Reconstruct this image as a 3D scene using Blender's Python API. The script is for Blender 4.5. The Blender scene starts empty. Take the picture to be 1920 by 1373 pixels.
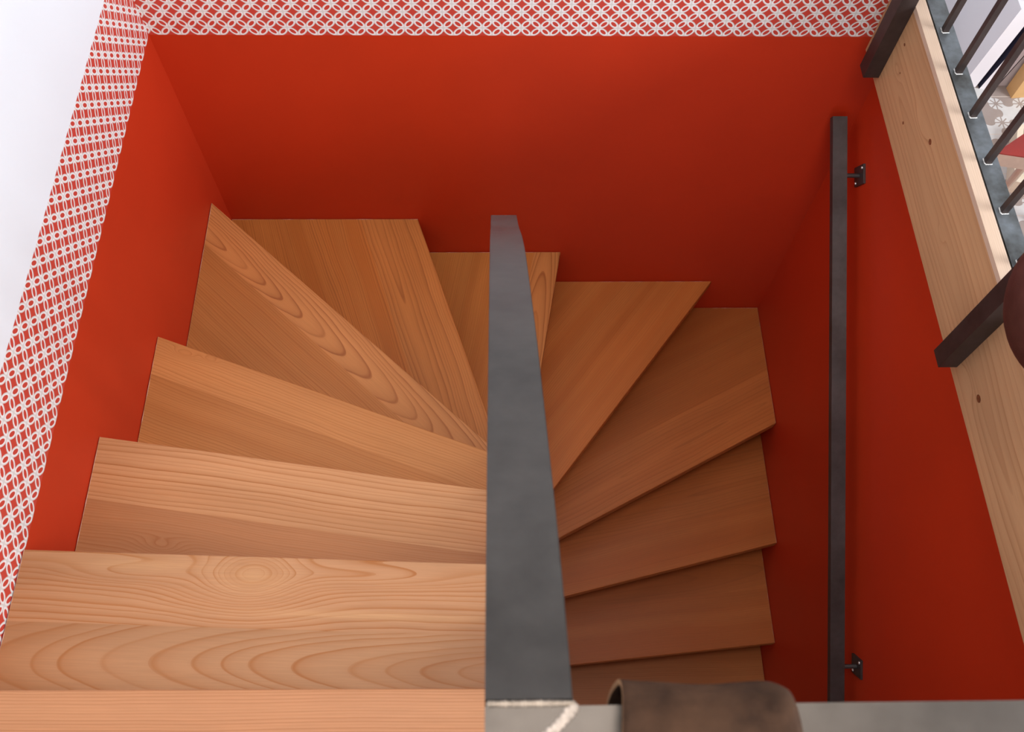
import bpy, bmesh, math, random
from mathutils import Vector, Matrix

random.seed(7)
scene = bpy.context.scene
COL = scene.collection

# ------------------------------------------------------------------ camera
CAM = Vector((0.8225757, -1.66058434, 1.52583854))
cam_data = bpy.data.cameras.new('camera')
cam_data.sensor_fit = 'HORIZONTAL'
cam_data.sensor_width = 36.0
cam_data.lens = 36.0 * 1644.4525 / 1920.0
cam_data.clip_start = 0.02
cam_data.dof.use_dof = True
cam_data.dof.focus_distance = 2.3
cam_data.dof.aperture_fstop = 15.0
cam = bpy.data.objects.new('camera', cam_data)
COL.objects.link(cam)
R = Matrix(((0.9998, 0.0045, -0.0195), (-0.0128, 0.8928, -0.4503), (0.0153, 0.4505, 0.8926)))
yaw, tilt, rol = -0.0432, 0.4676, 0.034
R = (Matrix.Rotation(yaw, 3, 'Z') @ Matrix.Rotation(tilt, 3, 'X') @ Matrix.Rotation(rol, 3, 'Z'))
cam.matrix_world = Matrix.Translation(CAM) @ R.to_4x4()
scene.camera = cam

# ------------------------------------------------------------------ look
scene.view_settings.view_transform = 'Standard'
scene.view_settings.look = 'None'
scene.view_settings.gamma = 1.0
scene.view_settings.use_curve_mapping = False
scene.view_settings.exposure = 0.0

# ------------------------------------------------------------------ sky outside the windows
world = bpy.data.worlds.new('sky')
scene.world = world
world.use_nodes = True
bg = world.node_tree.nodes['Background']
bg.inputs[0].default_value = (0.80, 0.88, 1.0, 1)
bg.inputs[1].default_value = 1.0

def area(name, loc, target, sx, sy, power, col):
    l = bpy.data.lights.new(name, 'AREA')
    l.shape = 'RECTANGLE'; l.size = sx; l.size_y = sy
    l.energy = power; l.color = col
    o = bpy.data.objects.new(name, l)
    o.location = loc
    d = Vector(target) - Vector(loc)
    o.rotation_euler = d.to_track_quat('-Z', 'Y').to_euler()
    COL.objects.link(o)
    return o
# daylight coming in through the two windows, and an unseen warm overhead light added to reach into the well
area('daylight_side_window', (4.40, -1.50, 1.45), (0.0, -1.1, -0.2), 1.7, 1.3, 138, (0.93, 0.97, 1.0))
area('daylight_rear_window', (1.30, -4.40, 1.55), (0.7, -0.6, -0.2), 1.6, 1.2, 24, (1.0, 0.93, 0.86))
area('overhead_fill', (1.0, -1.5, 2.70), (1.0, -1.0, 0.0), 0.8, 0.8, 35, (1.0, 0.88, 0.76))

# ------------------------------------------------------------------ node helpers
class NT:
    def __init__(s, name):
        s.m = bpy.data.materials.new(name); s.m.use_nodes = True
        s.n = s.m.node_tree.nodes; s.l = s.m.node_tree.links
        s.b = s.n['Principled BSDF']
    def node(s, t, **k):
        x = s.n.new(t)
        for a, v in k.items(): setattr(x, a, v)
        return x
    def put(s, sock, v):
        if isinstance(v, bpy.types.NodeSocket): s.l.new(v, sock)
        else: sock.default_value = v
    def math(s, op, *a, clamp=False):
        x = s.node('ShaderNodeMath', operation=op, use_clamp=clamp)
        for i, v in enumerate(a): s.put(x.inputs[i], v)
        return x.outputs[0]
    def coords(s):
        return s.node('ShaderNodeTexCoord').outputs['Object']
    def sep(s, v):
        x = s.node('ShaderNodeSeparateXYZ'); s.l.new(v, x.inputs[0]); return x.outputs
    def comb(s, a, b, c=0.0):
        x = s.node('ShaderNodeCombineXYZ')
        for i, v in enumerate((a, b, c)): s.put(x.inputs[i], v)
        return x.outputs[0]
    def noise(s, vec, scale=1.0, detail=2.0, rough=0.5):
        x = s.node('ShaderNodeTexNoise'); s.l.new(vec, x.inputs['Vector'])
        x.inputs['Scale'].default_value = scale; x.inputs['Detail'].default_value = detail
        x.inputs['Roughness'].default_value = rough
        return x.outputs['Fac']
    def ramp(s, f, stops, interp='LINEAR'):
        x = s.node('ShaderNodeValToRGB'); s.put(x.inputs[0], f)
        e = x.color_ramp.elements; x.color_ramp.interpolation = interp
        while len(e) < len(stops): e.new(0.5)
        for i, (p, c) in enumerate(stops):
            e[i].position = p; e[i].color = c if len(c) == 4 else (*c, 1)
        return x.outputs[0]
    def mix(s, f, a, b, blend='MIX'):
        x = s.node('ShaderNodeMix', data_type='RGBA', blend_type=blend)
        s.put(x.inputs[0], f)
        for i, v in ((6, a), (7, b)):
            if not isinstance(v, bpy.types.NodeSocket) and len(v) == 3: v = (*v, 1)
            s.put(x.inputs[i], v)
        return x.outputs[2]
    def base(s, c): 
        if not isinstance(c, bpy.types.NodeSocket) and len(c) == 3: c = (*c, 1)
        s.put(s.b.inputs['Base Color'], c)
    def bump(s, h, strength=0.2, dist=0.001):
        x = s.node('ShaderNodeBump'); x.inputs['Strength'].default_value = strength
        x.inputs['Distance'].default_value = dist; s.l.new(h, x.inputs['Height'])
        s.l.new(x.outputs[0], s.b.inputs['Normal'])
    def rough(s, v): s.put(s.b.inputs['Roughness'], v)

def plain(name, col, rough=0.6, metal=0.0, var=0.06, scale=12.0, bump=0.0):
    t = NT(name)
    n = t.noise(t.coords(), scale, 3)
    lo = tuple(c * (1 - var) for c in col); hi = tuple(min(1, c * (1 + var)) for c in col)
    t.base(t.ramp(n, [(0.3, lo), (0.7, hi)]))
    t.rough(rough); t.b.inputs['Metallic'].default_value = metal
    if bump: t.bump(t.noise(t.coords(), scale * 20, 2), bump, 0.001)
    return t.m

RED = (0.50, 0.028, 0.0025)
def red_paint(t):
    c = t.coords()
    n = t.noise(c, 2.5, 3)
    return t.ramp(n, [(0.3, tuple(x * 0.94 for x in RED)), (0.7, tuple(x * 1.05 for x in RED))])

def mat_red():
    t = NT('red_wall_paint'); t.base(red_paint(t)); t.rough(0.55)
    t.b.inputs['Specular IOR Level'].default_value = 0.5
    t.bump(t.noise(t.coords(), 260, 2), 0.12, 0.0006)
    return t.m

def mat_stencil(axis, phase):
    """red below z=0, lattice of white flowers up to floor height, white above"""
    t = NT('stencilled_wall_paint_' + axis)
    X, Y, Z = t.sep(t.coords())
    H = X if axis == 'x' else Y
    a = 0.0463
    h = t.math('SUBTRACT', H, phase)
    s_ = t.math('DIVIDE', t.math('ADD', h, Z), a)
    t_ = t.math('DIVIDE', t.math('SUBTRACT', h, Z), a)
    # cell coordinates, diamond at the cell centre (0,0)
    q = t.math('SUBTRACT', t.math('FRACT', t.math('ADD', s_, 0.5)), 0.5)
    r = t.math('SUBTRACT', t.math('FRACT', t.math('ADD', t_, 0.5)), 0.5)
    aq = t.math('ABSOLUTE', q); ar = t.math('ABSOLUTE', r)
    sq = lambda v: t.math('MULTIPLY', v, v)
    d1 = t.math('SQRT', t.math('ADD', sq(t.math('SUBTRACT', 1.0, aq)), sq(ar)))
    d2 = t.math('SQRT', t.math('ADD', sq(aq), sq(t.math('SUBTRACT', 1.0, ar))))
    dia = t.math('GREATER_THAN', t.math('MINIMUM', d1, d2), 0.762)
    # petals sit on the cell edges: edge q=0.5 runs along r
    def ell(long_, across, k):
        e = t.math('ADD', sq(t.math('DIVIDE', long_, 0.27 * k)), sq(t.math('DIVIDE', t.math('SUBTRACT', 0.5, across), 0.135 * k)))
        return t.math('LESS_THAN', e, 1.0)
    pet = t.math('MAXIMUM', ell(ar, aq, 1.0), ell(aq, ar, 1.0))
    outl = t.math('MAXIMUM', ell(ar, aq, 1.5), ell(aq, ar, 1.5))
    below = t.math('LESS_THAN', Z, 0.2055)
    above0 = t.math('GREATER_THAN', Z, 0.0035)
    tiny = t.math('GREATER_THAN', Z, -0.0002)
    # the outlines of the lowest row merge in a thin white line
    holes = t.math('MULTIPLY', t.math('MAXIMUM', dia, pet), below)
    holes = t.math('MULTIPLY', holes, t.math('MAXIMUM', above0, dia))
    white = t.mix(outl, (0.68, 0.67, 0.66), (0.84, 0.83, 0.84))
    white = t.mix(below, (0.82, 0.87, 0.93), white)
    pat = t.mix(holes, white, (0.56, 0.055, 0.035))
    t.base(t.mix(tiny, red_paint(t), pat))
    t.rough(0.55); t.b.inputs['Specular IOR Level'].default_value = 0.5
    t.bump(t.noise(t.coords(), 260, 2), 0.1, 0.0006)
    return t.m

def mat_steel(name='blackened_steel', c0=(0.038, 0.034, 0.031), c1=(0.086, 0.078, 0.072), rough=0.42):
    t = NT(name); c = t.coords()
    n = t.noise(c, 9, 5, 0.6); n2 = t.noise(c, 60, 3)
    t.base(t.ramp(t.math('ADD', t.math('MULTIPLY', n, 0.75), t.math('MULTIPLY', n2, 0.25)), [(0.3, c0), (0.7, c1)]))
    t.b.inputs['Metallic'].default_value = 0.85
    t.rough(t.math('ADD', rough - 0.08, t.math('MULTIPLY', n, 0.2)))
    t.bump(n2, 0.06, 0.0005)
    return t.m

WOODTONE = (1.06, 0.80, 0.50)
def mat_wood(name, light=(0.56, 0.325, 0.175), dark=(0.33, 0.145, 0.06), yc=-0.5, a=0.02, b=0.05, s=0.005, tone=WOODTONE,
             warp=0.010, fine=0.0012, contrast=1.0, bumps=(), tint=(), seed=0.0, rough=0.42, sap=0.35, mottle=1.0):
    """flat sawn softwood: growth rings r = sqrt((y-yc)^2 + (a x + b)^2) cut by the board's face (x along the grain)"""
    light = tuple(c_ * k_ for c_, k_ in zip(light, tone)); dark = tuple(c_ * k_ for c_, k_ in zip(dark, tone))
    t = NT(name); c = t.coords(); X, Y, Z = t.sep(c)
    v1 = t.comb(t.math('MULTIPLY', X, 2.2), t.math('MULTIPLY', Y, 6.0), seed)
    v2 = t.comb(t.math('MULTIPLY', X, 8.0), t.math('MULTIPLY', Y, 30.0), seed + 3.3)
    n1 = t.math('SUBTRACT', t.noise(v1, 1.0, 1.5), 0.5)
    n2 = t.math('SUBTRACT', t.noise(v2, 1.0, 2.0), 0.5)
    yy = t.math('ADD', t.math('SUBTRACT', Y, yc), t.math('ADD', t.math('MULTIPLY', n1, warp * 2), t.math('MULTIPLY', n2, fine * 2)))
    dd = t.math('ADD', t.math('MULTIPLY', X, a), b)
    dd = t.math('ADD', dd, t.math('MULTIPLY', n1, warp * 0.6))
    r = t.math('SQRT', t.math('ADD', t.math('MULTIPLY', yy, yy), t.math('MULTIPLY', dd, dd)))
    for (bx, by, sx, sy, A) in bumps:
        ex = t.math('DIVIDE', t.math('SUBTRACT', t.math('ADD', X, t.math('MULTIPLY', n2, 0.01)), bx), sx)
        ey = t.math('DIVIDE', t.math('SUBTRACT', t.math('ADD', Y, t.math('MULTIPLY', n2, 0.004)), by), sy)
        g = t.math('EXPONENT', t.math('MULTIPLY', t.math('ADD', t.math('MULTIPLY', ex, ex), t.math('MULTIPLY', ey, ey)), -1.0))
        r = t.math('ADD', r, t.math('MULTIPLY', g, A))
    # uneven ring widths
    rv = t.comb(r, seed, 0.0)
    ring = t.math('ADD', t.math('DIVIDE', r, s), t.math('MULTIPLY', t.noise(rv, 45.0, 1.0), 2.2))
    f = t.math('FRACT', ring)
    idx = t.math('FLOOR', ring)
    wn = t.node('ShaderNodeTexWhiteNoise', noise_dimensions='1D'); t.put(wn.inputs['W'], t.math('ADD', idx, seed))
    line = t.ramp(f, [(0.0, (0.10,) * 3), (0.10, (0.0,) * 3), (0.45, (0.10,) * 3), (0.80, (0.42,) * 3), (0.93, (1.0,) * 3), (1.0, (0.55,) * 3)])
    k = t.math('MULTIPLY', line, t.math('ADD', 0.58 * contrast, t.math('MULTIPLY', wn.outputs[0], 0.80 * contrast)), clamp=True)
    col = t.mix(k, light, dark)
    for (bx, by, sx, sy) in tint:
        ex = t.math('DIVIDE', t.math('SUBTRACT', X, bx), sx); ey = t.math('DIVIDE', t.math('SUBTRACT', Y, by), sy)
        g = t.math('EXPONENT', t.math('MULTIPLY', t.math('ADD', t.math('MULTIPLY', ex, ex), t.math('MULTIPLY', ey, ey)), -1.0))
        col = t.mix(t.math('MULTIPLY', g, 0.65), col, tuple(min(1, light[i] * (1.22, 1.34, 1.30)[i]) for i in range(3)))
    # broad warmer / paler bands that follow the rings, and pore streaks along the grain
    band = t.noise(rv, 18.0, 1.0)
    warm = tuple(light[i] * (0.80, 0.66, 0.52)[i] for i in range(3))
    col = t.mix(t.math('MULTIPLY', t.ramp(band, [(0.42, (0,) * 3), (0.62, (1,) * 3)]), sap), col, warm)
    v3 = t.comb(t.math('MULTIPLY', X, 14.0), t.math('MULTIPLY', Y, 520.0), seed)
    pore = t.noise(v3, 1.0, 2.0)
    col = t.mix(t.math('MULTIPLY', t.ramp(pore, [(0.40, (1,) * 3), (0.60, (0,) * 3)]), 0.20), col, tuple(x * 0.66 for x in light))
    v4 = t.comb(t.math('MULTIPLY', X, 1.7), t.math('MULTIPLY', Y, 9.0), seed + 9)
    m = t.noise(v4, 1.0, 2.0)
    col = t.mix(1.0, col, t.ramp(m, [(0.25, (1 - 0.22 * mottle,) * 3), (0.75, (1 + 0.0 * mottle,) * 3)]), 'MULTIPLY')
    t.base(col)
    t.rough(t.math('ADD', rough, t.math('MULTIPLY', k, 0.12)))
    t.b.inputs['Specular IOR Level'].default_value = 0.25
    t.bump(t.math('ADD', t.math('MULTIPLY', k, -0.5), pore), 0.05, 0.0005)
    return t.m

def mat_leather(name, c0, c1, rough=0.55):
    t = NT(name); c = t.coords()
    n = t.noise(c, 28, 5, 0.65)
    n2 = t.noise(c, 90, 4)
    t.base(t.ramp(t.math('ADD', t.math('MULTIPLY', n, 0.8), t.math('MULTIPLY', n2, 0.2)), [(0.35, c0), (0.62, c1), (0.8, tuple(x * 1.25 for x in c1))]))
    t.rough(rough); t.b.inputs['Specular IOR Level'].default_value = 0.12
    v = t.node('ShaderNodeTexVoronoi'); v.inputs['Scale'].default_value = 420; t.l.new(c, v.inputs['Vector'])
    t.bump(v.outputs['Distance'], 0.25, 0.0006)
    return t.m

def mat_tile():
    t = NT('patterned_cement_tile'); X, Y, Z = t.sep(t.coords())
    P = 0.0795
    u = t.math('DIVIDE', t.math('SUBTRACT', X, 2.4555), P); v = t.math('DIVIDE', t.math('SUBTRACT', Y, 0.286), P)
    fu = t.math('FRACT', u); fv = t.math('FRACT', v)
    par = t.math('FLOORED_MODULO', t.math('ADD', t.math('FLOOR', u), t.math('FLOOR', v)), 2.0)   # 1 = cloud cell
    cu = t.math('SUBTRACT', fu, 0.5); cv = t.math('SUBTRACT', fv, 0.5)
    au = t.math('ABSOLUTE', cu); av = t.math('ABSOLUTE', cv)
    sq = lambda w: t.math('MULTIPLY', w, w)
    R0 = t.math('SQRT', t.math('ADD', sq(cu), sq(cv)))
    lobe = t.math('MINIMUM', t.math('SQRT', t.math('ADD', sq(t.math('SUBTRACT', au, 0.40)), sq(av))),
                  t.math('SQRT', t.math('ADD', sq(t.math('SUBTRACT', av, 0.40)), sq(au))))
    lobes = t.math('LESS_THAN', lobe, 0.26)
    cloud = t.math('MAXIMUM', t.math('LESS_THAN', R0, 0.42), lobes)
    lobe2 = t.math('MINIMUM', t.math('SQRT', t.math('ADD', sq(t.math('SUBTRACT', au, 0.60)), sq(av))),
                   t.math('SQRT', t.math('ADD', sq(t.math('SUBTRACT', av, 0.60)), sq(au))))
    spill = t.math('LESS_THAN', lobe2, 0.26)
    isC = t.math('GREATER_THAN', par, 0.5)
    g = t.math('ADD', t.math('MULTIPLY', isC, cloud), t.math('MULTIPLY', t.math('SUBTRACT', 1.0, isC), spill))
    # rays around the lattice points
    wu = t.math('SUBTRACT', 0.5, au); wv = t.math('SUBTRACT', 0.5, av)
    near = t.math('LESS_THAN', t.math('SQRT', t.math('ADD', sq(wu), sq(wv))), 0.30)
    ray = t.math('MINIMUM', t.math('MINIMUM', wu, wv), t.math('MULTIPLY', t.math('ABSOLUTE', t.math('SUBTRACT', wu, wv)), 0.707))
    rays = t.math('LESS_THAN', ray, 0.028)
    hub = t.math('LESS_THAN', t.math('SQRT', t.math('ADD', sq(wu), sq(wv))), 0.09)
    star = t.math('MAXIMUM', rays, hub)
    g = t.math('ADD', t.math('MULTIPLY', near, star), t.math('MULTIPLY', t.math('SUBTRACT', 1.0, near), g), clamp=True)
    n = t.noise(t.coords(), 40, 3)
    col = t.mix(g, (0.58, 0.57, 0.56), (0.31, 0.255, 0.23))
    # joints between the tiles
    gy = t.math('ABSOLUTE', t.math('SUBTRACT', t.math('FRACT', t.math('DIVIDE', t.math('SUBTRACT', Y, 0.397 - 0.08), 0.159)), 0.5))
    joint = t.math('LESS_THAN', gy, 0.008)
    col = t.mix(joint, col, (0.62, 0.54, 0.47))
    col = t.mix(1.0, col, t.ramp(n, [(0.3, (0.90,) * 3), (0.7, (1,) * 3)]), 'MULTIPLY')
    t.base(col); t.rough(0.4)
    return t.m

# ------------------------------------------------------------------ mesh helpers
def mesh_obj(name, bm, mats, parent=None, loc=None, smooth=False, bevel=0.0, seg=2):
    if bevel:
        bmesh.ops.bevel(bm, geom=[e for e in bm.edges if e.calc_face_angle(0) > 0.5], offset=bevel, segments=seg, affect='EDGES', profile=0.6)
    me = bpy.data.meshes.new(name)
    bmesh.ops.recalc_face_normals(bm, faces=bm.faces)
    bm.to_mesh(me); bm.free()
    for m in (mats if isinstance(mats, (list, tuple)) else [mats]): me.materials.append(m)
    if smooth:
        for p in me.polygons: p.use_smooth = True
    o = bpy.data.objects.new(name, me); COL.objects.link(o)
    if parent: o.parent = parent
    if loc is not None: o.location = loc
    return o

def box(bm, x0, x1, y0, y1, z0, z1, mat=0):
    vs = [bm.verts.new(p) for p in ((x0, y0, z0), (x1, y0, z0), (x1, y1, z0), (x0, y1, z0), (x0, y0, z1), (x1, y0, z1), (x1, y1, z1), (x0, y1, z1))]
    fs = []
    for q in ((0, 3, 2, 1), (4, 5, 6, 7), (0, 1, 5, 4), (1, 2, 6, 5), (2, 3, 7, 6), (3, 0, 4, 7)):
        f = bm.faces.new([vs[i] for i in q]); f.material_index = mat; fs.append(f)
    return vs, fs

def boxobj(name, b, mats, parent=None, bevel=0.0, loc=None):
    bm = bmesh.new(); box(bm, *b)
    return mesh_obj(name, bm, mats, parent, loc, bevel=bevel)

def prism(bm, poly, z0, z1, mat=0):
    lo = [bm.verts.new((x, y, z0)) for x, y in poly]; hi = [bm.verts.new((x, y, z1)) for x, y in poly]
    n = len(poly)
    fs = [bm.faces.new(list(reversed(lo))), bm.faces.new(hi)]
    for i in range(n): fs.append(bm.faces.new([lo[i], lo[(i + 1) % n], hi[(i + 1) % n], hi[i]]))
    for f in fs: f.material_index = mat

def sweep(bm, pts, prof, side=Vector((1, 0, 0)), closed_ends=True):
    """sweep a (side, up) profile along pts; side vector fixed"""
    rings = []
    for i, p in enumerate(pts):
        a = pts[max(i - 1, 0)]; b = pts[min(i + 1, len(pts) - 1)]
        t = (b - a).normalized(); up = side.cross(t).normalized()
        if up.z < 0: up = -up
        rings.append([bm.verts.new(p + side * s + up * u) for s, u in prof])
    n = len(prof)
    for r0, r1 in zip(rings, rings[1:]):
        for j in range(n): bm.faces.new([r0[j], r0[(j + 1) % n], r1[(j + 1) % n], r1[j]])
    bm.faces.new(rings[0]); bm.faces.new(rings[-1])

def tube(bm, p0, p1, r0, r1=None, n=14):
    r1 = r0 if r1 is None else r1
    p0 = Vector(p0); p1 = Vector(p1); t = (p1 - p0).normalized()
    a = t.orthogonal().normalized(); b = t.cross(a)
    R0 = [bm.verts.new(p0 + (a * math.cos(2 * math.pi * i / n) + b * math.sin(2 * math.pi * i / n)) * r0) for i in range(n)]
    R1 = [bm.verts.new(p1 + (a * math.cos(2 * math.pi * i / n) + b * math.sin(2 * math.pi * i / n)) * r1) for i in range(n)]
    for i in range(n): bm.faces.new([R0[i], R0[(i + 1) % n], R1[(i + 1) % n], R1[i]])
    bm.faces.new(R0); bm.faces.new(R1)

def weld(bm, p0, p1, r, n, jitter=0.15, flat=0.6):
    """a row of overlapping weld scales"""
    p0 = Vector(p0); p1 = Vector(p1); d = (p1 - p0)
    rot = d.to_track_quat('X', 'Z').to_matrix().to_4x4()
    for i in range(n):
        p = p0 + d * ((i + 0.5) / n)
        k = 1 + random.uniform(-jitter, jitter)
        m = Matrix.Translation(p) @ rot @ Matrix.Diagonal((d.length / n * 0.9, r * k, r * flat * k, 1))
        bmesh.ops.create_icosphere(bm, subdivisions=2, radius=1.0, matrix=m)

def empty(name, loc, label, cat, group=None):
    o = bpy.data.objects.new(name, None); o.empty_display_size = 0.05
    COL.objects.link(o); o.location = loc
    tag(o, label, cat, group); return o
def tag(o, label, cat, group=None):
    o['label'] = label; o['category'] = cat
    if group: o['group'] = group
    return o
def structure(o): o['kind'] = 'structure'; return o

# ------------------------------------------------------------------ dimensions
W = 1.806               # width of the stairwell
RISE = 0.185
ZF = 0.1914             # upper floor level
ZL = ZF - 16 * RISE     # lower floor level
ZR = -0.612             # floor of the sunken room behind the balustrade
zt = lambda k: ZF - k * RISE

M_RED = mat_red()
M_STX = mat_stencil('x', 0.3564 + 0.0231)
M_STY = mat_stencil('y', -0.93)
M_WHITE = plain('white_wall_paint', (0.80, 0.82, 0.85), 0.6, var=0.02, scale=3)
M_STEEL = mat_steel()
M_STEELD = mat_steel('dark_steel_wall_rail', (0.07, 0.066, 0.066), (0.13, 0.125, 0.125), 0.5)
M_POST = mat_steel('brown_black_steel_post', (0.06, 0.045, 0.042), (0.11, 0.085, 0.08), 0.5)
M_WELD = plain('rough_weld_metal', (0.30, 0.25, 0.20), 0.4, 0.75, 0.35, 160, 0.3)
M_WELDB = plain('bright_weld_metal', (0.75, 0.74, 0.72), 0.28, 0.9, 0.2, 160, 0.2)
M_LEATHER = mat_leather('worn_tan_brown_leather', (0.018, 0.008, 0.004), (0.055, 0.027, 0.0145), 0.7)
M_LEATHER_EDGE = plain('cut_leather_edge', (0.24, 0.12, 0.05), 0.8, 0, 0.25, 200)
M_LEATHERD = mat_leather('dark_brown_leather', (0.055, 0.018, 0.014), (0.075, 0.026, 0.02), 0.5)
M_TILE = mat_tile()
M_CAULK = plain('pale_pink_sealant', (0.62, 0.33, 0.27), 0.5, 0, 0.3, 90)
M_BEAM = mat_wood('knotty_larch_beam_face', tone=(1, 1, 1), light=(0.60, 0.355, 0.185), dark=(0.38, 0.18, 0.08), yc=0.09, a=0.05, b=-0.03, s=0.015,
                  warp=0.022, contrast=0.6, seed=21.0, sap=0.3,
                  bumps=[(0.17, 0.10, 0.03, 0.012, 0.02), (0.36, 0.13, 0.05, 0.015, 0.02), (0.62, 0.09, 0.03, 0.01, 0.015), (0.93, 0.05, 0.04, 0.015, 0.02)])
M_SPRUCE = mat_wood('pale_spruce_edge', tone=(1, 1, 1), light=(0.68, 0.51, 0.39), dark=(0.50, 0.34, 0.24), yc=-0.3, a=0.0, b=0.3, s=0.003, warp=0.004, contrast=0.45, seed=4.0, sap=0.1)
M_LANDING = mat_wood('larch_landing', light=(0.445, 0.265, 0.198), dark=(0.31, 0.1559, 0.1024), yc=-0.9, a=0.0, b=0.3, s=0.0042, warp=0.012, fine=0.0006, contrast=0.75, seed=33.0, sap=0.2, mottle=0.6)

# ------------------------------------------------------------------ room shell
structure(boxobj('floor', (-0.0, 0.83, -4.5, -1.745, -0.06, ZF), M_LANDING))
structure(boxobj('floor', (0.87, W, -4.5, -1.665, -0.06, ZF), M_LANDING))
structure(boxobj('floor', (0.83, 0.87, -4.5, -1.665, -0.06, ZF), M_LANDING))
structure(boxobj('floor', (0.0, W, -4.5, 0.0, ZL - 0.1, ZL), plain('grey_lower_floor', (0.30, 0.27, 0.24), 0.5)))
structure(boxobj('floor', (W + 0.064, 4.5, -4.5, 1.6, ZR - 0.1, ZR), M_TILE))
structure(boxobj('wall_left', (-0.12, 0.0, -4.5, 0.12, ZL - 0.1, 2.75), M_STY))
structure(boxobj('wall_back', (0.0, 1.81, 0.0, 0.12, ZL - 0.1, 2.75), M_STX))
structure(boxobj('wall_right', (W, W + 0.064, -4.5, 0.0, ZL - 0.1, -0.04), M_RED))
structure(boxobj('wall_back', (W + 0.004, W + 0.064, 0.0, 1.6, ZR - 0.1, 2.75), M_WHITE))
structure(boxobj('wall_back', (W + 0.064, 4.5, 1.6, 1.72, ZR - 0.1, 2.75), M_WHITE))
structure(boxobj('ceiling', (-0.12, 4.6, -4.6, 1.72, 2.75, 2.87), M_WHITE))

def wall_with_window(name, win, axis, pos, t, lo, hi, z0, z1, w0, w1, wz0, wz1):
    bm = bmesh.new()
    def b(l0, l1, a0, a1):
        if axis == 'x': box(bm, pos, pos + t, l0, l1, a0, a1)
        else: box(bm, l0, l1, pos, pos + t, a0, a1)
    b(lo, w0, z0, z1); b(w1, hi, z0, z1); b(w0, w1, z0, wz0); b(w0, w1, wz1, z1)
    structure(mesh_obj(name, bm, M_WHITE))
    bm = bmesh.new()
    f = 0.05
    def c(l0, l1, a0, a1):
        if axis == 'x': box(bm, pos + 0.03, pos + 0.08, l0, l1, a0, a1)
        else: box(bm, l0, l1, pos + 0.03, pos + 0.08, a0, a1)
    c(w0, w0 + f, wz0, wz1); c(w1 - f, w1, wz0, wz1); c(w0 + f, w1 - f, wz0, wz0 + f); c(w0 + f, w1 - f, wz1 - f, wz1)
    mid = (w0 + w1) / 2; c(mid - f / 2, mid + f / 2, wz0 + f, wz1 - f)
    structure(mesh_obj(win, bm, plain(win + '_paint', (0.8, 0.8, 0.8), 0.4)))
wall_with_window('wall_right', 'window_1', 'x', 4.5, 0.12, -4.6, 1.72, ZR - 0.1, 2.75, -2.4, -0.6, 0.65, 2.05)
wall_with_window('wall_front', 'window_2', 'y', -4.62, 0.12, -0.12, 4.5, ZR - 0.1, 2.75, 0.5, 2.1, 0.95, 2.15)

# ------------------------------------------------------------------ treads
# nosing lines at each tread's own level: wall end -> core end (metres)
NOSE = {
    0: ((0.0, -1.500), (0.82, -1.506)),
    1: ((0.0, -1.247), (0.82, -1.280)),
    2: ((0.0, -0.960), (0.82, -1.084)),
    3: ((0.0, -0.621), (0.82, -0.932)),
    4: ((0.0, -0.076), (0.82, -0.847)),
    5: ((0.581, 0.003), (0.798, -0.664)),
    6: ((1.044, 0.003), (0.969, -0.421)),
    7: ((1.591, -0.002), (1.012, -0.758)),
    8: ((W, -0.468), (0.86, -0.961)),
    9: ((W, -0.844), (0.86, -1.069)),
    10: ((W, -1.152), (0.86, -1.240)),
    11: ((W, -1.440), (0.86, -1.455)),
    12: ((W, -1.690), (0.86, -1.695)),
    13: ((W, -1.940), (0.86, -1.942)),
    14: ((W, -2.190), (0.86, -2.190)),
    15: ((W, -2.440), (0.86, -2.440)),
}
NOSE[-1] = ((0.0, -1.745), (0.82, -1.745))

def clip(poly, p, n):
    """keep the part of poly with (q-p).n >= 0"""
    out = []
    for i in range(len(poly)):
        a = poly[i]; b = poly[(i + 1) % len(poly)]
        da = (a - p).dot(n); db = (b - p).dot(n)
        if da >= 0: out.append(a)
        if (da < 0) != (db < 0): out.append(a + (b - a) * (da / (da - db)))
    return out

def left_normal(k):
    a, b = (Vector(v) for v in NOSE[k]); d = (b - a).normalized()
    return a, d, Vector((-d.y, d.x))     # normal points to the lower side

def tread_poly(k, overlap=0.035, inset=0.0):
    e = 0.0015
    poly = [Vector(v) for v in ((e, -4.0), (W - e, -4.0), (W - e, -e), (e, -e))]
    a, d, n = left_normal(k)
    poly = clip(poly, a - n * inset, -n)
    a2, d2, n2 = left_normal(k - 1)
    poly = clip(poly, a2 - n2 * overlap, n2)
    if k <= 4: poly = clip(poly, Vector((0.829, 0)), Vector((-1, 0)))
    elif k <= 6: poly = clip(poly, Vector((0, -0.829)), Vector((0, 1)))
    else: poly = clip(poly, Vector((0.871, 0)), Vector((1, 0)))
    return poly

L1 = (0.60, 0.355, 0.195); D1 = (0.36, 0.165, 0.07)
L2 = (0.54, 0.295, 0.145); D2 = (0.31, 0.130, 0.05)
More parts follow.
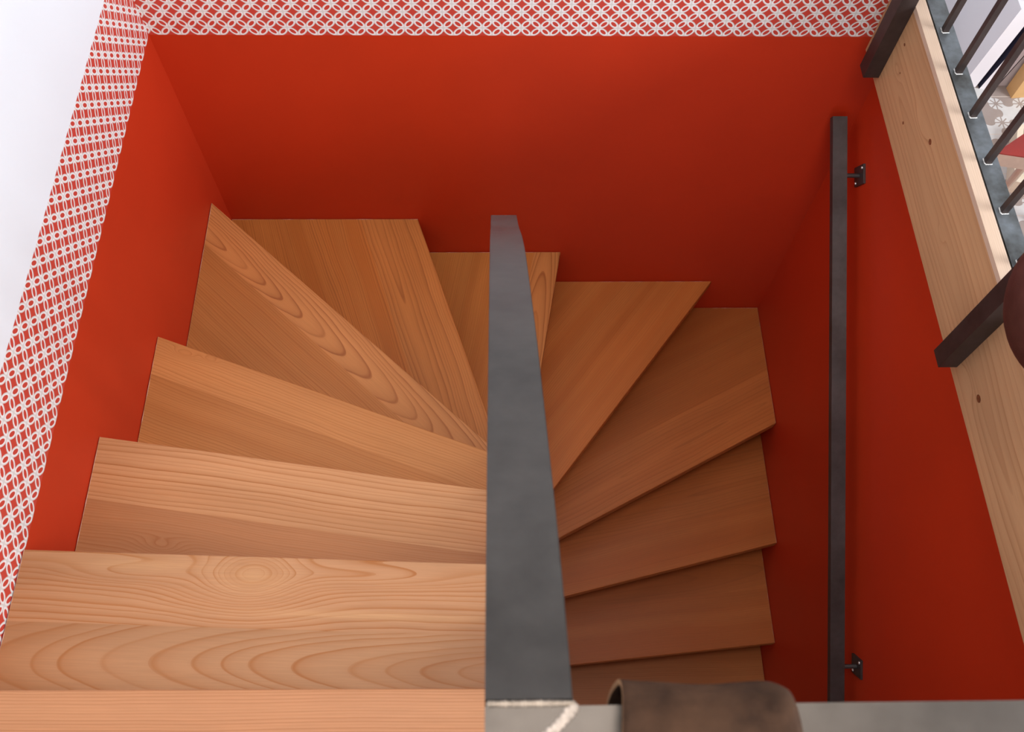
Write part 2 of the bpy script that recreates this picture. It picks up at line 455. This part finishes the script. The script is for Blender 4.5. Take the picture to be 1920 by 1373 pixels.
# per tread: list of (y_from, parameters) staves, counted from the nosing backwards (local y <= 0)
STAVES = {  # upper treads toned down, deeper ones redder: well light painted into the wood
    0: [(0.0, dict(light=(0.445, 0.265, 0.198), dark=(0.31, 0.1559, 0.1024), yc=-0.9, a=0.0, b=0.3, s=0.0042, warp=0.006, contrast=0.75, sap=0.2, mottle=0.5))],
    1: [(0.0, dict(light=(0.47, 0.3064, 0.2368), dark=D1, yc=0.03, a=0.012, b=0.01, s=0.0115, warp=0.014, fine=0.003, contrast=0.85, sap=0.35,
                   tint=[(0.405, -0.036, 0.055, 0.024), (0.62, -0.095, 0.20, 0.007), (0.2, -0.02, 0.12, 0.012)],
                   bumps=[(0.405, -0.032, 0.060, 0.034, -0.080), (0.385, -0.062, 0.13, 0.055, -0.060), (0.60, -0.030, 0.15, 0.020, -0.040), (0.19, -0.035, 0.10, 0.018, -0.030)])),
        (-0.122, dict(light=(0.46, 0.3064, 0.2368), dark=D1, yc=-0.182, a=-0.115, b=0.118, s=0.0075, warp=0.010, fine=0.003, contrast=0.7, sap=0.55))],
    2: [(0.0, dict(light=(0.56, 0.3601, 0.2624), dark=D1, yc=0.05, a=0.02, b=0.00, s=0.0095, warp=0.020, fine=0.002, contrast=0.8, sap=0.3)),
        (-0.132, dict(light=(0.44, 0.2526, 0.1728), dark=D2, yc=-0.24, a=0.02, b=0.02, s=0.0048, warp=0.022, fine=0.002, contrast=0.6, sap=0.3,
                      bumps=[(0.20, -0.21, 0.05, 0.02, 0.02)]))],
    3: [(0.0, dict(light=(0.55, 0.305, 0.16), dark=D1, yc=0.035, a=-0.03, b=0.04, s=0.0065, warp=0.024, fine=0.003, contrast=0.75, sap=0.3,
                   bumps=[(0.085, -0.020, 0.028, 0.010, -0.022), (0.15, -0.014, 0.020, 0.008, -0.016)])),
        (-0.095, dict(light=(0.50, 0.27, 0.135), dark=D2, yc=-0.7, a=0.0, b=0.1, s=0.0060, warp=0.018, contrast=0.8, sap=0.4))],
    4: [(0.0, dict(light=(0.56, 0.31, 0.16), dark=(0.33, 0.145, 0.07), yc=-0.080, a=0.085, b=0.015, s=0.0072, warp=0.012, fine=0.005, contrast=0.95, sap=0.2)),
        (-0.105, dict(light=(0.48, 0.25, 0.115), dark=D2, yc=-0.9, a=0.0, b=0.1, s=0.0062, warp=0.016, contrast=0.8, sap=0.3))],
    5: [(0.0, dict(light=(0.58, 0.29, 0.12), dark=D2, yc=-0.12, a=0.01, b=0.02, s=0.008, warp=0.018, fine=0.003, contrast=0.7, sap=0.45)),
        (-0.17, dict(light=(0.54, 0.25, 0.09), dark=D2, yc=-1.0, a=0.0, b=0.1, s=0.0062, warp=0.024, contrast=0.9, sap=0.5))],
    6: [(0.0, dict(light=(0.52, 0.27, 0.125), dark=D2, yc=-0.046, a=-0.075, b=0.050, s=0.0075, warp=0.006, fine=0.002, contrast=0.9, sap=0.2)),
        (-0.088, dict(light=(0.54, 0.26, 0.095), dark=D2, yc=-0.9, a=0.0, b=0.1, s=0.006, warp=0.016, contrast=0.55, sap=0.5))],
    7: [(0.0, dict(light=(0.550, 0.235, 0.088), dark=D2, yc=-0.9, a=0.0, b=0.1, s=0.006, warp=0.010, contrast=0.5, sap=0.5))],
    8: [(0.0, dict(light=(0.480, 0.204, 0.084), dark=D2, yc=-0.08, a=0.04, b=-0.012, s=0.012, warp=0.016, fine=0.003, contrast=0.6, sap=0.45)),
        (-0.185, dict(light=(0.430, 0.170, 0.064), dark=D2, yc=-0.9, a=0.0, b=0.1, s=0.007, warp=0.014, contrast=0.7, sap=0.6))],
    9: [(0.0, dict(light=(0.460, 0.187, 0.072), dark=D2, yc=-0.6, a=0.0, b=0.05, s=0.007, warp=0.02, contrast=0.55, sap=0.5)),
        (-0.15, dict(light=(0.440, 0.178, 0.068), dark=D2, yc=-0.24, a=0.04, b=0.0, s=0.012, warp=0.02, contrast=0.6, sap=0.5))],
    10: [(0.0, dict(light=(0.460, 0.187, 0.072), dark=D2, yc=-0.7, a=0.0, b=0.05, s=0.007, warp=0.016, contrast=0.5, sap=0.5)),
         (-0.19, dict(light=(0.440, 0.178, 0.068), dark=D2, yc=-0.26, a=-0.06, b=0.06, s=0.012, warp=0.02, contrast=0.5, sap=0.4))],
}
LABELS = {
    0: 'topmost larch tread, fine straight grain, level with the landing',
    1: 'pale larch tread with a large round eye figure in its grain',
    2: 'pale straight nosed larch tread directly beyond the eye-figured one, red-brown strip at its back',
    3: 'larch tread third down from the landing, small flame loops at its wall end',
    4: 'pointed corner tread with zigzag arched grain reaching the left back corner',
    5: 'wide larch winder against the back wall, left of the steel handrail',
    6: 'larch winder against the back wall crossed by the sloping handrail, arched grain at its tip',
    7: 'larch winder against the back wall, right of the steel handrail',
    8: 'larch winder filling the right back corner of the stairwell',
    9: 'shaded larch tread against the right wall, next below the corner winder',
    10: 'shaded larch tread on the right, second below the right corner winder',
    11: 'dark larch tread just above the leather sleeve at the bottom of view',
}
THICK = 0.040
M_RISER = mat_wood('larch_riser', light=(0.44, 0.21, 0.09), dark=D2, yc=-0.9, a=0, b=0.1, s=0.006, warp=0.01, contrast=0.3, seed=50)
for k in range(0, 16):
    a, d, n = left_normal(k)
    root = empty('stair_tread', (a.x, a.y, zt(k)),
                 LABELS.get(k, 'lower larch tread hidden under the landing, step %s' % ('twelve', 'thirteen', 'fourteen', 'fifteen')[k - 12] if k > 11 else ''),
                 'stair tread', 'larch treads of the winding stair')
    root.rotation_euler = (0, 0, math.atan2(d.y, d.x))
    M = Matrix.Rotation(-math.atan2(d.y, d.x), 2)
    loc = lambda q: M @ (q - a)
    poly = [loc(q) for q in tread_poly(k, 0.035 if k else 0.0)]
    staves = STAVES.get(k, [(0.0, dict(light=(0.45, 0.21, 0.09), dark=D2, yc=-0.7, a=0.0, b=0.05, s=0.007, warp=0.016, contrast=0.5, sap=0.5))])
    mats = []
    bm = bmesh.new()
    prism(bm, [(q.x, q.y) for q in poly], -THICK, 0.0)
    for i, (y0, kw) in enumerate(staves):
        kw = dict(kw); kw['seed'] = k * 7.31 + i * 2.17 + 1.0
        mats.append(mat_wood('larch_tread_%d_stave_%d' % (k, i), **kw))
        if i: bmesh.ops.bisect_plane(bm, geom=bm.verts[:] + bm.edges[:] + bm.faces[:], plane_co=(0, y0, 0), plane_no=(0, 1, 0))
    for f in bm.faces:
        yc = f.calc_center_median().y
        for i, (y0, kw) in enumerate(staves):
            if yc < y0 - 1e-5: f.material_index = i
    # ease the nosing edge
    edges = [e for e in bm.edges if all(abs(v.co.y) < 1e-4 for v in e.verts) and abs(e.verts[0].co.z - e.verts[1].co.z) < 1e-5]
    bmesh.ops.bevel(bm, geom=edges, offset=0.003, segments=3, affect='EDGES', profile=0.5)
    mesh_obj('board', bm, mats, root)
    # riser under the nosing, set back
    if k < 15:
        rp = clip([Vector(v) for v in ((0.0015, -4.0), (W - 0.0015, -4.0), (W - 0.0015, -0.0015), (0.0015, -0.0015))], a - n * 0.030, -n)
        rp = clip(rp, a - n * 0.048, n)
        if k <= 4: rp = clip(rp, Vector((0.829, 0)), Vector((-1, 0)))
        elif k <= 6: rp = clip(rp, Vector((0, -0.829)), Vector((0, 1)))
        else: rp = clip(rp, Vector((0.871, 0)), Vector((1, 0)))
        if len(rp) > 2:
            bm = bmesh.new(); prism(bm, [tuple(loc(q)) for q in rp], -RISE, -THICK)
            mesh_obj('riser', bm, M_RISER, root)
    # sealant bead along the wall
    if k < 12:
        P = tread_poly(k, overlap=0.0)
        runs = []
        for i in range(len(P)):
            p, q = P[i], P[(i + 1) % len(P)]
            for ax, val in ((0, 0.0015), (0, W - 0.0015), (1, -0.0015)):
                if abs(p[ax] - val) < 1e-4 and abs(q[ax] - val) < 1e-4 and (p - q).length > 0.03: runs.append((p, q))
        bm = bmesh.new()
        for p, q in runs:
            m = 26
            w_ = 0.0014
            pts = []
            dv = (q - p).normalized(); nn = Vector((-dv.y, dv.x))
            prev = None
            for i in range(m + 1):
                c = p + (q - p) * (i / m)
                r = w_ * random.uniform(0.25, 1.1)
                ring = [bm.verts.new((*loc(c + nn * 0.0008), 0.0002)), bm.verts.new((*loc(c + nn * r), 0.0002)), bm.verts.new((*loc(c + nn * 0.0008), r))]
                if prev:
                    for j in range(3): bm.faces.new([prev[j], prev[(j + 1) % 3], ring[(j + 1) % 3], ring[j]])
                prev = ring
        if runs:
            mesh_obj('sealant_bead', bm, M_CAULK, root)
        else: bm.free()

# ------------------------------------------------------------------ core wall between the two flights
bm = bmesh.new()
pr = [(-0.83, ZL), (-1.60, ZL), (-2.48, ZL), (-2.48, -0.06), (-1.665, -0.06), (-1.665, 0.16), (-1.60, 0.16), (-1.10, -0.14), (-0.83, -0.50)]
for x in (0.832, 0.868):
    pass
va = [bm.verts.new((0.832, y, z)) for y, z in pr]; vb = [bm.verts.new((0.868, y, z)) for y, z in pr]
bm.faces.new(va); bm.faces.new(list(reversed(vb)))
for i in range(len(pr)): bm.faces.new([va[i], va[(i + 1) % len(pr)], vb[(i + 1) % len(pr)], vb[i]])
structure(mesh_obj('wall_core', bm, M_RED))

# ------------------------------------------------------------------ stair railing: sloping handrail + level handrail at the landing
rail = empty('stair_railing', (0.837, -1.64, 0.165), 'grey steel stair handrail sloping down over the centre of the stairwell', 'railing')
def rp(o): o.parent = rail; o.matrix_parent_inverse = Matrix.Translation(rail.location).inverted(); return o
PR = [(-1.6165, 1.103), (-1.524, 1.049), (-1.366, 0.931), (-1.294, 0.874), (-1.183, 0.778), (-1.099, 0.702), (-1.022, 0.621), (-0.93, 0.513), (-0.833, 0.409)]
# smooth the measured line
def cr(P, t):
    n = len(P) - 1; i = min(int(t * n), n - 1); u = t * n - i
    p = [P[max(i - 1, 0)], P[i], P[i + 1], P[min(i + 2, n)]]
    return tuple(0.5 * ((2 * p[1][j]) + (-p[0][j] + p[2][j]) * u + (2 * p[0][j] - 5 * p[1][j] + 4 * p[2][j] - p[3][j]) * u * u + (-p[0][j] + 3 * p[1][j] - 3 * p[2][j] + p[3][j]) * u ** 3) for j in (0, 1))
pts = []
for i in range(61):
    y, z = cr(PR, i / 60); pts.append(Vector((0.8373, y, z)))
bm = bmesh.new()
sweep(bm, pts, [(-0.0195, -0.012), (0.0195, -0.012), (0.020, -0.0115), (0.020, -0.0006), (0.0194, 0), (-0.0194, 0), (-0.020, -0.0006), (-0.020, -0.0115)])
rp(mesh_obj('sloping_handrail', bm, M_STEEL))
XE = 1.7690
bm = bmesh.new(); box(bm, 0.8173, XE, -1.660, -1.6195, 1.091, 1.103)
rp(mesh_obj('level_handrail', bm, M_STEEL, bevel=0.0006))
bm = bmesh.new(); weld(bm, (0.8185, -1.6185, 1.1030), (0.858, -1.6185, 1.1030), 0.0016, 22, flat=0.75)
o = rp(mesh_obj('weld_bead', bm, M_WELD, smooth=True))
bm = bmesh.new(); weld(bm, (0.8585, -1.6195, 1.1032), (0.8175, -1.6605, 1.1032), 0.0030, 20, flat=0.35)
o2 = rp(mesh_obj('weld_bead', bm, plain('ground_pale_weld', (0.42, 0.36, 0.31), 0.5, 0.5, 0.3, 220, 0.3), smooth=True))
# posts and rods below the sloping rail
rp(boxobj('post', (0.832, 0.868, -1.660, -1.624, ZF, 1.091), M_STEELD, bevel=0.001))
rp(boxobj('post', (0.832, 0.852, -0.860, -0.840, -0.46, 0.405), M_STEELD, bevel=0.001))
for y in (-1.50, -1.38, -1.26, -1.14, -1.02):
    zz = min(pts, key=lambda p: abs(p.y - y)).z - 0.014
    zc = 0.16 + (y + 1.60) / 0.5 * -0.30 if y < -1.10 else -0.14 - (y + 1.10) / 0.27 * 0.36
    rp(boxobj('baluster', (0.838, 0.850, y - 0.006, y + 0.006, zc - 0.01, zz), M_STEELD))

# ------------------------------------------------------------------ leather sleeve around the near handrail
def sleeve(name, label, x0, x1, yc, zc, ry, rz, mats, seed=0):
    bm = bmesh.new(); rnd = random.Random(seed)
    nx, na, th = 26, 56, 0.0026
    grid = {}
    for layer, off in ((0, 0.0), (1, -th)):
        for i in range(nx + 1):
            u = i / nx
            for j in range(na):
                A = 2 * math.pi * j / na
                c, s = math.cos(A), math.sin(A)
                e = 2.6
                rr = (abs(c) ** e + abs(s) ** e) ** (-1 / e)
                end = 1.0 - 0.10 * max(0, (u - 0.86) / 0.14) ** 2 + 0.03 * max(0, (0.10 - u) / 0.10)
                wob = 1 + 0.02 * math.sin(3 * A + 5 * u + seed) + 0.012 * math.sin(9 * u + 2 * A)
                y = yc + c * rr * (ry + off) * wob * end
                z = zc + s * rr * (rz + off) * wob * end
                x = x0 + (x1 - x0) * u + 0.002 * math.sin(A * 2 + seed) * (1 - u)
                grid[layer, i, j] = bm.verts.new((x, y, z))
    for i in range(nx):
        for j in range(na):
            k = (j + 1) % na
            bm.faces.new([grid[0, i, j], grid[0, i, k], grid[0, i + 1, k], grid[0, i + 1, j]])
            bm.faces.new([grid[1, i, j], grid[1, i + 1, j], grid[1, i + 1, k], grid[1, i, k]])
    for i in (0, nx):
        for j in range(na):
            k = (j + 1) % na
            f = bm.faces.new([grid[0, i, j], grid[1, i, j], grid[1, i, k], grid[0, i, k]]); f.material_index = 1
    o = mesh_obj(name, bm, mats, smooth=True)
    return tag(o, label, 'leather sleeve')
sleeve('leather_sleeve', 'worn tan-brown leather sleeve wrapped round the level steel handrail', 0.878, 0.957, -1.640, 1.0855, 0.0315, 0.0305,
       [M_LEATHER, M_LEATHER_EDGE], 1)

# ------------------------------------------------------------------ wall handrail on the right
wr = empty('wall_handrail', (1.745, -1.4, -0.98), 'dark flat steel handrail fixed along the red right wall', 'handrail')
def wp(o): o.parent = wr; o.matrix_parent_inverse = Matrix.Translation(wr.location).inverted(); return o
sl = (0.98 - 0.248) / (1.397 - 0.03)
zy = lambda y: -0.248 + (y + 0.03) * sl
bm = bmesh.new()
sweep(bm, [Vector((1.745, y, zy(y))) for y in (-2.55, -1.5, -0.8, -0.026)], [(-0.0195, -0.020), (0.0195, -0.020), (0.0195, 0), (-0.0195, 0)])
wp(mesh_obj('rail_bar', bm, M_STEELD, bevel=0.0008))
ang = math.atan(sl)
for y in (-0.158, -1.328, -2.35):
    c = Vector((W, y, zy(y) - 0.012))
    bm = bmesh.new(); vs, fs = box(bm, -0.006, 0.0, -0.026, 0.026, -0.030, 0.030)
    bmesh.ops.rotate(bm, verts=bm.verts, cent=(0, 0, 0), matrix=Matrix.Rotation(ang, 3, 'X'))
    bmesh.ops.translate(bm, verts=bm.verts, vec=c)
    br = wp(mesh_obj('bracket', bm, M_STEELD, bevel=0.0006))
    bm = bmesh.new()
    tube(bm, c + Vector((-0.006, 0, 0)), c + Vector((-0.042, 0, 0)), 0.006)
    o = mesh_obj('bracket_arm', bm, M_STEELD, smooth=False); o.parent = br
    for sy, sz in ((0.017, 0.021), (-0.017, -0.021)):
        q = Matrix.Rotation(ang, 3, 'X') @ Vector((0, sy, sz)) + c
        bm = bmesh.new(); tube(bm, q + Vector((-0.006, 0, 0)), q + Vector((-0.0085, 0, 0)), 0.0042, 0.003)
        o = mesh_obj('screw', bm, M_WELDB); o.parent = br

# ------------------------------------------------------------------ fascia beam on the right
beam = empty('edge_beam', (1.775, -0.8, -0.04), 'long knotty larch beam along the right edge of the stairwell', 'beam')
def bp(o): o.parent = beam; o.matrix_parent_inverse = Matrix.Translation(beam.location).inverted(); return o
# beam body: local frame with x along the grain
def along(o, base):
    pass
def grainbox(name, mat, x0, x1, y0, y1, z0, z1, bevel, parent):
    """box whose own x axis runs along world y and own y axis along world z"""
    bm = bmesh.new(); L = y1 - y0
    box(bm, 0, L, 0, z1 - z0, -(x1 - x0), 0)
    o = mesh_obj(name, bm, mat, bevel=bevel)
    Rm = Matrix(((0, 0, -1, x0), (-1, 0, 0, y1), (0, 1, 0, z0), (0, 0, 0, 1)))
    o.parent = parent
    o.matrix_parent_inverse = Matrix.Identity(4)
    o.matrix_local = Matrix.Translation(parent.location).inverted() @ Rm
    return o
grainbox('face_board', M_BEAM, 1.740, 1.808, -1.66, -0.001, -0.04, 0.178, 0.0, beam)
bm = bmesh.new(); box(bm, 0, 1.659, 0, 0.0262, -0.0125, 0)
o = mesh_obj('top_edge_strip', bm, M_SPRUCE)
o.parent = beam
o.matrix_local = Matrix.Translation(beam.location).inverted() @ Matrix(((0, 1, 0, 1.740), (-1, 0, 0, -0.001), (0, 0, 1, 0.1905), (0, 0, 0, 1)))
o['label'] = 'paler wood strip on the top edge of the beam'

# knots in the beam, dark branch discs flush with the face
M_KNOT = plain('dark_knot', (0.17, 0.055, 0.02), 0.5, 0, 0.4, 200)
for (y, z, r) in ((-0.420, 0.105, 0.0055), (-0.300, 0.03, 0.003), (-0.978, 0.026, 0.0065), (-0.150, 0.115, 0.003), (-1.34, 0.04, 0.006), (-0.19, 0.07, 0.002)):
    bm = bmesh.new()
    tube(bm, (1.741, y, z), (1.7396, y, z), r, r, 14)
    for v in bm.verts: v.co.y = y + (v.co.y - y) * 1.3
    bp(mesh_obj('knot', bm, M_KNOT))

# ------------------------------------------------------------------ balustrade on the beam
bal = empty('balustrade', (1.789, -0.8, 0.178), 'dark steel balustrade of thin bars standing on the larch beam', 'balustrade')
def lp(o, par=None):
    o.parent = par or bal; o.matrix_parent_inverse = Matrix.Translation(bal.location).inverted(); return o
lp(boxobj('base_rail', (1.7705, 1.8095, -1.655, -0.002, 0.1785, 0.1895), mat_steel('blue_grey_steel', (0.065, 0.06, 0.05), (0.26, 0.29, 0.315), 0.45), bevel=0.0006))
lp(boxobj('top_rail', (1.7695, 1.8095, -1.66, -0.002, 1.091, 1.103), M_STEEL, bevel=0.0006))
ys = [-0.068 - 0.1186 * i for i in range(14)]
first = None
for i, y in enumerate(ys):
    if y < -1.6: break
    if first is None:
        b = boxobj('baluster', (-0.0062, 0.0062, -0.0062, 0.0062, 0.0, 0.9015), M_POST, bevel=0.0009)
        bm = bmesh.new()
        weld(bm, (-0.0075, 0.006, 0.0006), (-0.0078, -0.0065, 0.0006), 0.0019, 5, 0.3)
        weld(bm, (-0.0072, -0.0082, 0.0006), (0.0065, -0.0080, 0.0006), 0.0021, 6, 0.3)
        w = mesh_obj('weld_bead', bm, M_WELDB, smooth=True)
        w['label'] = 'bright weld bead'
        first = (b, w)
    else:
        b = first[0].copy(); COL.objects.link(b); w = first[1].copy(); COL.objects.link(w)
    b.parent = bal; b.matrix_parent_inverse = Matrix.Identity(4)
    b.location = (1.788 - 1.789, y + 0.8, 0.1895 - 0.178)
    w.parent = b; w.matrix_parent_inverse = Matrix.Identity(4); w.location = (0, 0, 0)
for (y0, y1) in ((-0.118, -0.078), (-0.890, -0.852)):
    lp(boxobj('post', (1.702, 1.7395, y0, y1, -0.016, 1.091), M_POST, bevel=0.002))
    lp(boxobj('post_arm', (1.7395, 1.7695, y0 + 0.008, y1 - 0.008, 1.079, 1.091), M_POST))

# ------------------------------------------------------------------ leather bag hanging on the inside of the balustrade
bag = empty('leather_bag', (1.62, -1.07, 0.40), 'dark brown leather bag hanging at the far right beside the steel post', 'bag')
bm = bmesh.new()
bmesh.ops.create_uvsphere(bm, u_segments=40, v_segments=28, radius=1.0)
for v in bm.verts:
    x, y, z = v.co
    k = 1.0 if z < 0 else (1 - 0.25 * z)
    v.co = Vector((x * 0.092 * k, y * 0.122 * k, z * (0.128 if z < 0 else 0.17)))
bmesh.ops.translate(bm, verts=bm.verts, vec=(0, 0, 0.125))
mesh_obj('bag_body', bm, M_LEATHERD, bag, smooth=True)
bm = bmesh.new()
P0 = [Vector((0.0, -0.05, 0.26)), Vector((0.04, -0.05, 0.45)), Vector((0.15, -0.04, 0.68)), Vector((0.169, -0.035, 0.712)), Vector((0.199, -0.03, 0.712))]
sweep(bm, P0, [(-0.015, 0), (0.015, 0), (0.015, 0.003), (-0.015, 0.003)], side=Vector((0, 1, 0)))
mesh_obj('strap', bm, M_LEATHERD, bag)

# ------------------------------------------------------------------ things on the tiled floor behind the balustrade
M_FOLD = plain('white_board_cover', (0.66, 0.63, 0.67), 0.45, 0, 0.02, 6)
M_FOLD2 = plain('white_board_edge', (0.76, 0.74, 0.77), 0.45, 0, 0.02, 6)
M_NAVY = plain('navy_gap_side', (0.012, 0.012, 0.035), 0.6)  # dark colour on the box sides that face the gaps
def folder(x0, x1, y, length, h, tx, label, mats, navy=True):
    mats = list(mats) + [M_NAVY]
    bm = bmesh.new()
    vs, fs = box(bm, 0, x1 - x0, 0, length, 0, h)
    for v in vs: v.co.x += v.co.z * tx
    fs[2].material_index = 1
    if navy: fs[5].material_index = 2
    o = mesh_obj('portfolio_box', bm, mats, loc=(x0, y, ZR), bevel=0.0)
    return tag(o, label, 'box', 'white boxes leaning in a row behind the balustrade')
folder(2.358, 2.407, 0.438, 0.58, 0.315, 0.10, 'widest white box, leftmost of the leaning row behind the balustrade', [M_FOLD, M_FOLD2], navy=False)
folder(2.417, 2.446, 0.430, 0.50, 0.315, 0.15, 'slim white box just right of the widest one', [M_FOLD2, M_FOLD2])
folder(2.452, 2.476, 0.440, 0.50, 0.31, 0.15, 'slim white box behind the thin bar, between the two white neighbours', [M_FOLD, M_FOLD])
folder(2.483, 2.519, 0.444, 0.50, 0.31, 0.15, 'light grey box directly left of the tan one', [plain('grey_board', (0.55, 0.53, 0.54), 0.5, 0, 0.03)] * 2)
folder(2.523, 2.547, 0.451, 0.50, 0.30, 0.15, 'thin grey-white box behind the tan one', [plain('grey_white_board', (0.50, 0.47, 0.47), 0.5, 0, 0.03)] * 2)
bm = bmesh.new(); box(bm, 0, 0.16, 0, 0.045, 0, 0.34)
o = mesh_obj('wooden_board', bm, plain('tan_board', (0.62, 0.37, 0.15), 0.55, 0, 0.06, 20), loc=(2.512, 0.389, ZR), bevel=0.001)
o.rotation_euler = (0, 0, 0.10)
tag(o, 'tan wooden board standing in front of the white boxes', 'board')
o = boxobj('wooden_crate', (2.60, 2.95, 0.98, 1.35, ZR, ZR + 0.16), plain('dark_brown_wood', (0.13, 0.085, 0.06), 0.6, 0, 0.2, 20), bevel=0.002)
tag(o, 'dark brown crate behind the leaning white boxes', 'crate')

# stool with red seat
st = empty('stool', (2.22, -0.15, ZR), 'low pale wooden stool with a pointed red seat', 'stool')
zs = -0.23
poly = [(2.120, -0.163), (2.44, -0.226), (2.50, -0.10), (2.36, 0.004)]
off = st.location
def local(poly): return [(x - off.x, y - off.y) for x, y in poly]
bm = bmesh.new(); prism(bm, local(poly), zs - ZR - 0.004, zs - ZR)
o = mesh_obj('seat', bm, plain('red_seat', (0.22, 0.012, 0.006), 0.5, 0, 0.1, 20), st); o['label'] = 'red seat top'
bm = bmesh.new(); prism(bm, local(poly), zs - ZR - 0.046, zs - ZR - 0.004)
mesh_obj('seat_frame', bm, plain('pale_beige_wood', (0.40, 0.33, 0.26), 0.55, 0, 0.08, 30), st)
for (x, y) in ((2.40, -0.19), (2.45, -0.105), (2.345, -0.03)):
    bm = bmesh.new(); tube(bm, (x - off.x, y - off.y, 0), (x - off.x, y - off.y, zs - ZR - 0.046), 0.010, 0.014)
    mesh_obj('leg', bm, plain('pale_beige_leg', (0.50, 0.40, 0.31), 0.55), st)
# open cream tray with paper below the stool
tr = empty('tray', (2.391, 0.011, ZR), 'cream open tray with white sheets on the tiles beside the stool', 'tray')
tr.rotation_euler = (0, 0, -0.32)
M_CREAM = plain('cream_wood', (0.66, 0.56, 0.43), 0.5, 0, 0.05, 30)
bm = bmesh.new(); Lx, Ly, hh, tk = 0.30, 0.24, 0.05, 0.018
box(bm, 0, Lx, 0, Ly, 0, 0.006); box(bm, 0, tk, 0, Ly, 0.006, hh); box(bm, Lx - tk, Lx, 0, Ly, 0.006, hh)
box(bm, tk, Lx - tk, 0, tk, 0.006, hh); box(bm, tk, Lx - tk, Ly - tk, Ly, 0.006, hh)
mesh_obj('tray_body', bm, M_CREAM, tr)
bm = bmesh.new(); box(bm, tk + 0.01, Lx - tk - 0.01, 0.08, Ly - tk - 0.008, 0.006, 0.045)
o = mesh_obj('paper_stack', bm, plain('white_paper', (0.82, 0.82, 0.78), 0.6, 0, 0.02), tr)
